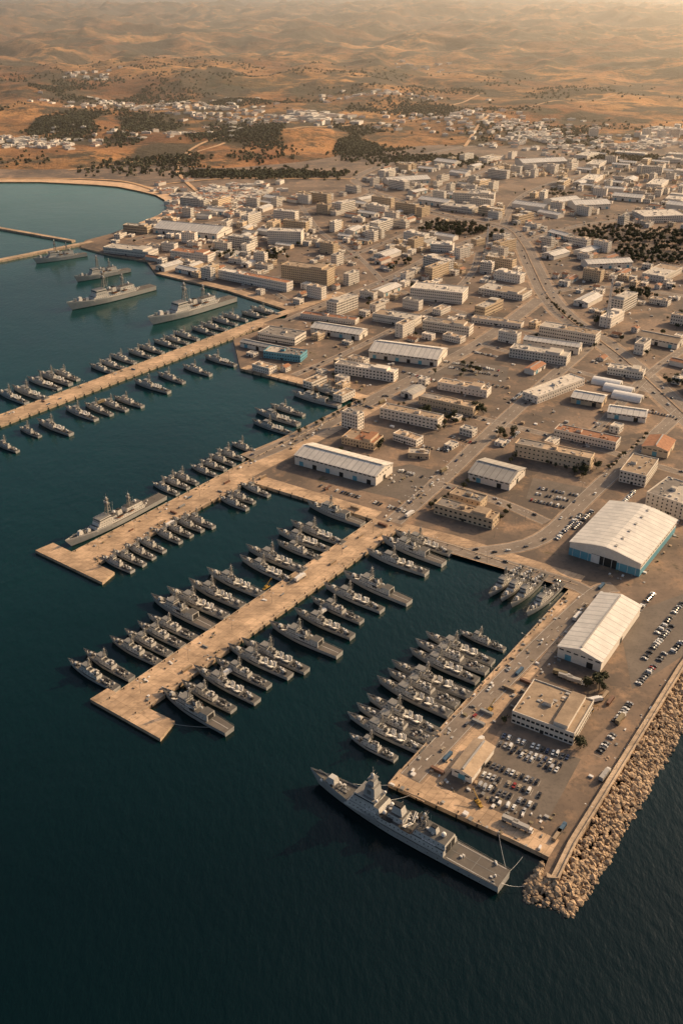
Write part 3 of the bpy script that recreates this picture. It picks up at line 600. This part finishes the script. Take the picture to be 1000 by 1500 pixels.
for i in range(16): var['s'].append((bld(*(('house',R.uniform(9,14),R.uniform(8,10),R.choice((3.2,6)),R.choice((0,0,1,2)),2) if i%5==0 else ('flat',R.uniform(8,15),R.uniform(8,12),R.choice((3.5,3.5,6.8,6.8)),R.choice((0,0,0,1)),R.choice((0,0,0,1)))),seed=i,name='town_house'),8.5))
for i in range(18): var['m'].append((bld(*(('gable',R.uniform(20,30),R.uniform(12,16),6,R.choice((0,1)),R.choice((8,10,2))) if i%3==0 else ('flat',R.uniform(18,30),R.uniform(10,14),R.choice((7,10,13,17)),R.choice((0,0,1,0)),R.choice((0,0,1,3)))),seed=50+i,name='town_block'),14))
for i in range(12): var['l'].append((bld(*(('gable',R.uniform(38,52),R.uniform(18,26),7,0,8) if i%2==0 else ('flat',R.uniform(35,52),R.uniform(13,18),R.choice((9,13,18)),R.choice((0,0,1)),R.choice((0,0,1)))),seed=90+i,name='commercial_block'),23))
for i in range(6): var['x'].append((bld('gable' if i%2 else 'flat',R.uniform(60,80),R.uniform(28,36),9,0,8 if i%2 else 0,seed=120+i,name='industrial_shed'),40))
HG={}
CS=50
for x_,y_,r_ in OCC: HG.setdefault((int(x_//CS),int(y_//CS)),[]).append((x_,y_,r_))
def free(p,r,gap):
    cx,cy=int(p.x//CS),int(p.y//CS)
    for i in range(-2,3):
        for j in range(-2,3):
            for (x_,y_,r_) in HG.get((cx+i,cy+j),()):
                if math.hypot(p.x-x_,p.y-y_)<(r+r_)*gap: return False
    return True
nm={'s':'town_house','m':'town_block','l':'commercial_block','x':'industrial_shed'}
nb=0
for ph,(cls,tries) in enumerate((('x',420),('l',1300),('m',3200),('s',11000))):
    for _ in range(tries):
        y=R.uniform(820,2950); x=R.uniform(-.40*y,.46*y); p=Vector((x,y,0))
        near=y<1450
        if near and cls in('x',): continue
        if near and cls=='s' and R.random()<.72: continue
        if near and cls=='m' and R.random()<.6: continue
        if near and cls=='l' and R.random()<.35: continue
        if cls=='x' and x<150: continue
        if cls=='l' and not near and x<0 and R.random()<.6: continue
        if not inpoly(p,CITY): continue
        me,r=R.choice(var[cls])
        if any((p-Vector((c.x,c.y,0))).length<rr+r*.5 for c,rr in PARK): continue
        if noise.noise(Vector((x/150,y/150,9)))<-.24: continue
        if not free(p,r,1.0 if near else .86): continue
        if any(dseg(p,a,b)<w+r*.66+2 for a,b,w in RS if abs(a.x-x)<90 and abs(a.y-y)<90): continue
        q=round(noise.noise(Vector((x/500,y/500,2)))*3)*math.radians(9)*(0 if near else 1)
        put(nm[cls],me,(x,y,2.55),A1+q+R.choice((0,math.pi/2,math.pi,-math.pi/2))+R.uniform(-.03,.03)); nb+=1
        HG.setdefault((int(x//CS),int(y//CS)),[]).append((x,y,r))
def onland(p): return p.y>2480 or inpoly(Vector((p.x,p.y,0)),LAND)
def village(cx,cy,sx,sy,n,big=1):
    b=MB()
    for _ in range(n):
        p=S(cx+R.gauss(0,sx),cy+R.gauss(0,sy))
        if not onland(p): continue
        z=max(2.5,hz(p.x,p.y)); a=R.uniform(0,1.5)
        l,w,h=R.uniform(6,14)*big,R.uniform(5,9)*big,R.uniform(3,8)*big; ca,sa=math.cos(a),math.sin(a)
        q=[(p.x+ex*l*ca-ey*w*sa,p.y+ex*l*sa+ey*w*ca) for ex,ey in ((-1,-1),(1,-1),(1,1),(-1,1))]
        b.hexa([(x_,y_,z-8) for x_,y_ in q],[(x_,y_,z+h) for x_,y_ in q],0,R.choice((1,1,2)))
        b.fr(p.x-l*.3,p.x+l*.1,p.y-w*.3,p.y+w*.2,z+h,z+h+2,0)
    put('hill_village',b.mesh('hill_village',[W[0],RF[0],RF[2]]))
for a in ((60,213,45,4,70),(200,165,70,4,90),(330,178,40,5,70),(455,186,24,3,34,1.8),(400,190,40,4,50),(590,103,30,2,30),(640,182,60,5,50),(740,192,50,7,110),(800,205,50,7,110),(560,155,50,3,40),(960,205,20,5,40,1.6),(330,285,45,8,110),(300,300,40,8,90),(900,215,60,6,90),(120,135,40,3,30),(230,205,50,4,30)): village(*a)
# ---------------------------------------------------------------- trees
def tree(seed,h,cr):
    r=random.Random(seed); b=MB(); b.tube((0,0,-.3),(r.uniform(-.3,.3),0,h*.5),.28,1,6,.16)
    lobes=[]
    for i in range(7):
        a=r.uniform(0,6.3); d=r.uniform(.2,.7)*cr; c=Vector((d*math.cos(a),d*math.sin(a),h*r.uniform(.5,.88))); lobes.append((c,cr*r.uniform(.35,.6))); b.tube((0,0,h*.4),c,.12,1,4,.04)
    for _ in range(330):
        c,rr=r.choice(lobes); d=Vector((r.gauss(0,1),r.gauss(0,1),r.gauss(0,.8))).normalized()*rr*r.uniform(.6,1.05); p=c+d
        n=(d.normalized()+Vector((r.uniform(-.6,.6),r.uniform(-.6,.6),r.uniform(-.3,.7)))).normalized(); u=n.orthogonal().normalized(); w=n.cross(u); s=r.uniform(.3,.65)*cr/3.5
        b.face([p+u*s,p+w*s*.8,p-u*s*.9,p-w*s],0 if r.random()<.6 else 2)
    return b.mesh('tree',[m_leaf,m_bark,m_leaf2])
tv=[tree(1,8,3.6),tree(2,10,4.4),tree(3,7,3.2),tree(4,11,3.6)]
def onroad(p,k=0): return any(dseg(p,a_,b_)<w+k for a_,b_,w in RS if abs(a_.x-p.x)<80 and abs(a_.y-p.y)<80)
def trees_at(u,v,rad,n):
    c=S(u,v)
    for _ in range(n):
        a=R.uniform(0,6.3); d=rad*math.sqrt(R.random()); p=Vector((c.x+d*math.cos(a),c.y+d*math.sin(a),2.5))
        if onroad(p): continue
        s=R.uniform(.75,1.25); put('tree',R.choice(tv),p,R.uniform(0,6.3),(s,s,s*R.uniform(.85,1.1)))
for a in ((680,338,50,95),(640,335,40,65),(900,345,75,150),(960,375,65,130),(930,432,30,32),(400,378,28,20),(990,350,65,100),(715,345,26,26),(690,545,24,8),(860,693,14,7),(625,608,12,6),(700,605,8,5),(740,640,10,6),(880,1003,6,4),(865,1010,5,3),(650,618,10,6),(560,656,8,3),(845,1095,5,2),(330,375,26,14),(480,395,20,8),(870,470,25,14),(990,560,30,12),(585,395,20,8),(820,285,40,20),(600,385,24,8)): trees_at(*a)
def treeline(u0,v0,u1,v1,sp=9):
    a=S(u0,v0);c=S(u1,v1);d=c-a;n=max(1,int(d.length/sp))
    for i in range(n):
        if R.random()<.8:
            p=a+d*(i/n); s=R.uniform(.5,.8); put('tree',R.choice(tv),(p.x+R.uniform(-1,1),p.y+R.uniform(-1,1),2.5),R.uniform(0,6.3),(s,s,s))
for a in ((575,600,600,590),(640,632,695,612),(630,745,720,690),(735,690,760,668),(800,680,870,700),(725,770,760,735),(430,640,540,585),(800,440,870,500),(890,690,950,635),(740,1060,745,1052),(842,1090,862,1068),(500,665,550,675)): treeline(*a)
for _ in range(800):
    y=R.uniform(1000,2850); x=R.uniform(-.36*y,.42*y); p=Vector((x,y,2.5))
    if noise.noise(Vector((x/120,y/120,33)))>.05 and inpoly(p,CITY) and free(p,3,.8) and not onroad(p):
        s=R.uniform(.55,1.0); put('tree',R.choice(tv),p,R.uniform(0,6.3),(s,s,s))
def forest(cx,cy,sx,sy,n,th=.02):
    b=MB()
    for _ in range(n):
        p=S(cx+R.gauss(0,sx),cy+R.gauss(0,sy)); 
        if noise.noise(Vector((p.x/190,p.y/260,4)))<th+R.uniform(-.12,.06) or not onland(p): continue
        z=max(2.5,hz(p.x,p.y)); h=R.uniform(4,8); rr=R.uniform(3,6)
        for _k in range(9):
            d=Vector((R.gauss(0,1),R.gauss(0,1),R.gauss(0,.7))).normalized()*rr; c=Vector((p.x,p.y,z+h*.4))+d*.8; nn=d.normalized(); u=nn.orthogonal().normalized(); w=nn.cross(u); s=rr*.6
            b.face([c+u*s,c+w*s,c-u*s,c-w*s],R.randint(0,1))
    put('distant_tree_mass',b.mesh('distant_tree_mass',[m_leaf,m_leaf2]))
for a in ((60,190,70,6,4200),(120,152,80,5,2400),(220,200,70,7,3600),(430,205,60,7,4200),(500,215,35,6,2400),(300,235,60,4,500),(380,256,60,3,1200),(620,170,70,5,1200),(850,200,80,6,1200),(650,235,60,4,800),(330,160,70,4,1400),(950,230,50,4,600),(700,145,120,5,900),(300,130,200,8,1800),(200,240,90,8,500)): forest(*a)
# ---------------------------------------------------------------- vehicles
def car(col,van=False):
    b=MB(); h=1.0 if van else .0
    for z0,z1,x0,x1,w,a,c in ((.28,.62,-2.15,2.15,.86,-.06,-.02),(.62,.88,-2.21,2.17,.88,.08,.05)): b.fr(x0,x1,-w,w,z0,z1,0,a,a,c)
    b.fr(-1.75,(1.9 if van else .95),-.80,.80,.87,1.34+h*.6,1,.45,.75 if not van else .5,.16); b.fr(-1.35,(1.45 if van else .28),-.66,.66,1.33+h*.6,1.42+h*.6,0,.06,.06,.04)
    if van: b.fr(-2.1,.9,-.84,.84,.87,1.98,0,.05,.05,.06)
    for x_ in (-1.35,1.4):
        for y_ in (-.9,.72): 
            b.hexa([(x_+.33*math.cos(k*.785),y_,.33+.33*math.sin(k*.785)) for k in range(8)],[(x_+.33*math.cos(k*.785),y_+.18,.33+.33*math.sin(k*.785)) for k in range(8)],2,2,True)
    for y_ in (-.6,.6): b.fr(2.14,2.19,y_-.2,y_+.2,.6,.75,3); b.fr(-2.2,-2.15,y_-.2,y_+.2,.62,.76,4)
    return b.mesh('car',[col,m_win,m_black,m_white,m_orange])
cc=[mat('car_'+n,c,.95,.3,.3) for n,c in (('white',(.75,.75,.72)),('silver',(.42,.42,.42)),('black',(.02,.02,.022)),('grey',(.12,.12,.125)),('red',(.30,.03,.02)),('navy',(.03,.05,.11)),('beige',(.4,.33,.24)))]
cars=[car(c) for c in cc]; cw=[4,3,6,4,.5,1,1]; vans=[car(cc[0],True),car(cc[1],True)]
def pcar(p,a):
    o=R.random()
    if o<.1: put('parked_van',R.choice(vans),p,a)
    else: put('parked_car',R.choices(cars,cw)[0],p,a)
pl=MB()
def row(u0,v0,u1,v1,fill=.85,sp=2.9,z=2.6):
    a=S(u0,v0);c=S(u1,v1); d=c-a;n=int(d.length/sp);an=math.atan2(d.y,d.x)+math.pi/2; dn=d.normalized(); nn=Vector((-dn.y,dn.x,0))
    for i in range(n):
        q=a+d*((i-.5)/max(1,n)); ribbon(pl,[q-nn*2.6,q+nn*2.6],.14,2.585)
        if R.random()<fill: p=a+d*(i/max(1,n)); pcar((p.x+R.uniform(-.15,.15),p.y+R.uniform(-.3,.3),z),an+R.choice((0,math.pi))+R.uniform(-.05,.05))
lot=MB()
for k,pp in enumerate(([(735,1072),(850,1112),(800,1205),(690,1160)],[(780,700),(860,715),(845,750),(770,730)],[(905,905),(1000,870),(1000,960),(925,1010)],[(650,525),(745,538),(740,560),(650,548)],[(470,705),(600,735),(640,690),(600,680)],[(600,520),(690,505),(640,560),(580,560)])):
    lot.face([Vector((*S(*p).xy,2.53+k*.004)) for p in pp][::-1],0)
put('parking_lot',lot.mesh('parking_lot',[m_lot]))
for a in ((738,1079,838,1113),(733,1090,828,1124),(750,1101,822,1132),(716,1120,800,1152),(708,1135,797,1168),(703,1150,790,1184),(720,1172,775,1192),(875,1105,903,1070),(900,1058,925,1028),(962,928,1000,882),(935,1002,975,955),(943,965,985,915),(985,955,1000,938),(925,905,958,868),
   (790,716,850,727),(786,724,846,736),(778,733,830,745),(815,790,852,752),(840,775,868,748),(905,745,930,718),(470,712,530,730),(545,735,600,752),(585,690,622,700),(660,640,700,652),(620,655,660,662),(745,590,765,575),(700,560,740,568),(560,500,600,508),(690,515,730,524),(520,590,548,600),(870,620,905,630),(930,600,990,612),(600,560,628,566),(455,540,485,546),(735,655,760,632),(905,760,935,775),(590,545,640,560),(650,530,740,545),(655,538,735,552)):
    row(*a)
put('parking_bay_lines',pl.mesh('parking_bay_lines',[m_paint]))
for a,b,w in RS[::1]:
    L=(b-a).length
    if L>6 and R.random()<.6:
        d=(b-a).normalized(); n=Vector((-d.y,d.x,0)); s=R.choice((-1,1)); p=a.lerp(b,R.random())+n*s*(w-2)*.45; put('moving_car',R.choices(cars,cw)[0],(p.x,p.y,2.72),math.atan2(d.y,d.x)+(math.pi if s>0 else 0))
def truck(boxm):
    b=MB(); b.fr(3.6,5.6,-1.2,1.2,.7,3.0,1,.05,.5,.1); b.fr(5.25,5.5,-1.05,1.05,1.8,2.7,2,.0,.2,.05); b.fr(-6,3.2,-1.25,1.25,1.1,3.7,0); b.fr(-6,5,-.6,.6,.6,1.1,3)
    for x_ in (-5,-3.8,2.2,4.7):
        for y_ in (-1.25,.9): b.hexa([(x_+.5*math.cos(k*.785),y_,.5+.5*math.sin(k*.785)) for k in range(8)],[(x_+.5*math.cos(k*.785),y_+.35,.5+.5*math.sin(k*.785)) for k in range(8)],3,3,True)
    return b.mesh('truck',[boxm,m_white,m_win,m_black])
m_tarp=mat('truck_tarp',(.25,.20,.12),.8,.5,.8)
tks=[truck(m_white),truck(m_ac),truck(m_tarp)]
for u,v,a in ((830,995,-.5),(843,1000,-.5),(822,990,-.5),(885,1137,.9),(750,1207,-.55),(765,1215,-.55),(908,1055,.9),(700,1090,.9),(870,1028,.3),(600,755,.9),(470,900,.93),(330,990,.93),(250,770,.93),(560,590,.9),(650,690,.9),(880,880,.93),(845,905,.93),(440,848,.93),(150,590,.93)):
    put('delivery_truck',R.choice(tks),S(u,v,2.62),a)
def container(c):
    b=MB(); b.fr(-6.1,6.1,-1.22,1.22,0,2.6,0)
    for i in range(20):
        x_=-5.9+i*.62; b.fr(x_-.1,x_+.1,-1.27,1.27,.15,2.45,0)
    for x_ in (-6.1,6.1):
        for y_ in (-1.2,1.2): b.fr(x_-.12,x_+.12,y_-.1,y_+.1,0,2.66,1)
    return b.mesh('shipping_container',[c,m_mast])
cons=[container(mat('container_'+n,c,.75,.4,.6)) for n,c in (('rust',(.20,.10,.06)),('blue',(.05,.12,.2)),('tan',(.38,.28,.18)),('grey',(.3,.3,.29)))]
for (a,b),w in ((P1,25),(P2,30),(P3,27)):
    for i in range(7): p=a.lerp(b,R.uniform(.06,.94))+D2*R.uniform(-.3,.3)*w; s=R.uniform(.3,.7); put('shipping_container',R.choice(cons),(p.x,p.y,2.53),A1+R.choice((0,0,1.57)),(s,s,s))
for u,v in ((885,1020),(893,1028),(700,1060),(712,1045),(640,1130),(655,1110),(905,830),(815,1225),(822,1215),(770,1000),(745,1010),(760,985),(560,770),(520,745),(880,860),(385,700),(480,716),(860,900)):
    put('shipping_container',R.choice(cons),S(u,v,2.6),A1+R.choice((0,1.57)),(.7,.8,.8))
ck=MB()
def crate(p,s):
    a=A1+R.choice((0,.2,1.57)); ca,sa=math.cos(a)*s,math.sin(a)*s; k=R.uniform(.4,1); h=R.uniform(.2,.8)*s
    q=[(p.x+ex*ca-ey*k*sa,p.y+ex*sa+ey*k*ca) for ex,ey in ((-1,-1),(1,-1),(1,1),(-1,1))]
    ck.hexa([(x_,y_,2.5) for x_,y_ in q],[(x_,y_,2.57+h*1.5) for x_,y_ in q],R.randint(0,4))
for (a,b),w in ((P1,25),(P2,30),(P3,27)):
    for _ in range(9):
        t=R.uniform(.03,.97); sd_=R.choice((-1,1))
        for _k in range(R.randint(2,9)): crate(a.lerp(b,t)+D1*R.gauss(0,5)+D2*sd_*R.uniform(.2,.4)*w,R.uniform(.3,1.0))
for u0,v0,u1,v1,n,sp in ((830,872,580,1140,80,9),(580,1160,790,1250,60,6),(880,1140,990,1000,50,7),(560,775,650,690,40,16),(900,860,1000,760,60,14),(480,660,620,720,60,14),(860,900,720,1060,80,14),(640,1120,820,1220,60,12),(400,560,520,590,40,8),(340,690,530,600,50,8)):
    a=S(u0,v0);b=S(u1,v1)
    for _ in range(n):
        p=a.lerp(b,R.random())+Vector((R.gauss(0,sp),R.gauss(0,sp),0))*.5
        if inpoly(p,LAND): crate(p,R.uniform(.4,1.4))
for _ in range(1500):
    y=R.uniform(900,2000); x=R.uniform(-.3*y,.4*y); p=Vector((x,y,0))
    if inpoly(p,CITY) and free(p,2,.9) and not onroad(p): crate(p,R.uniform(.6,2.2))
put('stored_crates',ck.mesh('stored_crates',[m_ac,m_white,m_tarp,RF[1],m_mast]))
def crane():
    b=MB(); b.fr(-5,5,-1.4,1.4,.9,1.9,0); b.fr(-2,2,-1.5,1.5,1.9,3.6,0,.2,.4,.1); b.fr(3.2,5,-1.3,1.3,1.9,2.9,1)
    for x_ in (-4,-2,2,4):
        for y_ in (-1.5,1.1): b.hexa([(x_+.6*math.cos(k*.785),y_,.6+.6*math.sin(k*.785)) for k in range(8)],[(x_+.6*math.cos(k*.785),y_+.4,.6+.6*math.sin(k*.785)) for k in range(8)],2,2,True)
    p,q=Vector((-1,0,3.4)),Vector((9,0,9))
    for o in ((.5,0),(-.5,0),(0,.5)): b.tube(p+Vector((0,o[0],o[1])),q+Vector((0,o[0]*.4,o[1]*.4)),.14,0,4)
    for k in range(12):
        t=k/12; b.tube(p.lerp(q,t)+Vector((0,.5*(1-.6*t),0)),p.lerp(q,t+.08)+Vector((0,-.5*(1-.6*t),0)),.08,0,3)
    b.tube(q,(9,0,5),.06,2,3); b.fr(8.7,9.3,-.3,.3,4.2,5,2); return b.mesh('mobile_crane',[mat('crane_yellow',(.5,.30,.05),.8,.3,.5),m_win,m_black])
cr=crane()
for u,v,a in ((716,1042,.9),(390,862,.9),(860,1040,-.6),(700,1178,2.0)): put('mobile_crane',cr,S(u,v,2.6),a,(.7,.7,.7))
lb=MB(); lb.tube((0,0,0),(0,0,9),.12,0,6,.07); lb.tube((0,0,9),(1.8,0,9.4),.06,0,4); lb.tube((0,0,9),(-1.8,0,9.4),.06,0,4); lb.fr(1.4,2.3,-.2,.2,9.3,9.5,1); lb.fr(-2.3,-1.4,-.2,.2,9.3,9.5,1)
lm=lb.mesh('street_lamp',[m_mast,m_white])
for (a,b) in (P1,P2,P3,(S(826,880),S(585,1142)),(S(835,1235),S(990,990)),(S(600,790),S(835,862)),(S(545,590),S(350,690)),(S(580,755),S(790,560)),(S(700,800),S(870,710))):
    n=int((b-a).length/38)
    for i in range(n): p=a.lerp(b,(i+.5)/n); put('street_lamp',lm,(p.x,p.y,2.55),A1+math.pi/2)
def rmast(h,w):
    b=MB()
    for i in range(3):
        a=i*2.094; b.tube((w*math.cos(a),w*math.sin(a),0),(w*.3*math.cos(a),w*.3*math.sin(a),h),.6,0,4)
    for k in range(int(h/3)):
        t=k*3/h; ww=w*(1-.7*t)
        for i in range(3):
            a=i*2.094;c=a+2.094; b.tube((ww*math.cos(a),ww*math.sin(a),k*3),(ww*math.cos(c),ww*math.sin(c),min(h,k*3+3)),.2,0,3)
    b.tube((0,0,h),(0,0,h+6),.25,0,4); b.cyl(0,0,h*.9,h*.9+1.2,1.8,1.8,8,1); return b.mesh('radio_mast',[m_white,m_ac])
put('radio_mast',rmast(66,2.4),S(887,480)); put('radio_mast',rmast(42,1.8),S(712,368))
for u,v,w_ in ((862,205,18),(940,205,16),(962,208,16),(980,206,18)): B(u,v,u+w_*.7,v,16,30,'flat',0,0,'apartment_building')
# ---------------------------------------------------------------- light
SE=math.radians(27); SA=math.radians(60)
sd=Vector((math.sin(SA)*math.cos(SE),math.cos(SA)*math.cos(SE),math.sin(SE)))
l=bpy.data.lights.new('sun','SUN'); l.energy=5.0; l.angle=math.radians(.5); l.color=(1,.69,.39)
o=bpy.data.objects.new('sun',l); o.rotation_euler=sd.to_track_quat('Z','Y').to_euler(); COL.objects.link(o)
w=bpy.data.worlds.new('World'); scn.world=w; w.use_nodes=True; nt=w.node_tree
sky=nt.nodes.new('ShaderNodeTexSky'); sky.sky_type='NISHITA'; sky.sun_disc=False; sky.sun_elevation=SE; sky.sun_rotation=SA; sky.dust_density=6; sky.air_density=1.0; sky.ozone_density=.4
bg=nt.nodes['Background']; bg.inputs[1].default_value=.12; nt.links.new(sky.outputs[0],bg.inputs[0])
hb=MB(); hb.fr(-26000,26000,1700,43000,-160,600,0)
mh=bpy.data.materials.new('haze'); mh.use_nodes=True; nt=mh.node_tree; nt.nodes.clear()
out_=nt.nodes.new('ShaderNodeOutputMaterial'); vs_=nt.nodes.new('ShaderNodeVolumeScatter'); vs_.inputs['Color'].default_value=(1,.87,.70,1); vs_.inputs['Density'].default_value=1.15e-4; vs_.inputs['Anisotropy'].default_value=.62
nt.links.new(vs_.outputs[0],out_.inputs['Volume']); put('haze_air',hb.mesh('haze_air',[mh]))
scn.view_settings.view_transform='Standard'; scn.view_settings.look='None'; scn.view_settings.exposure=0
# ---------------------------------------------------------------- camera
c=bpy.data.cameras.new('camera'); c.sensor_fit='VERTICAL'; c.sensor_height=36; c.lens=F/1500*36; c.clip_start=1; c.clip_end=90000
co=bpy.data.objects.new('camera',c); co.location=(0,0,HC); co.rotation_euler=(math.pi/2-TH,0,0); COL.objects.link(co); scn.camera=co
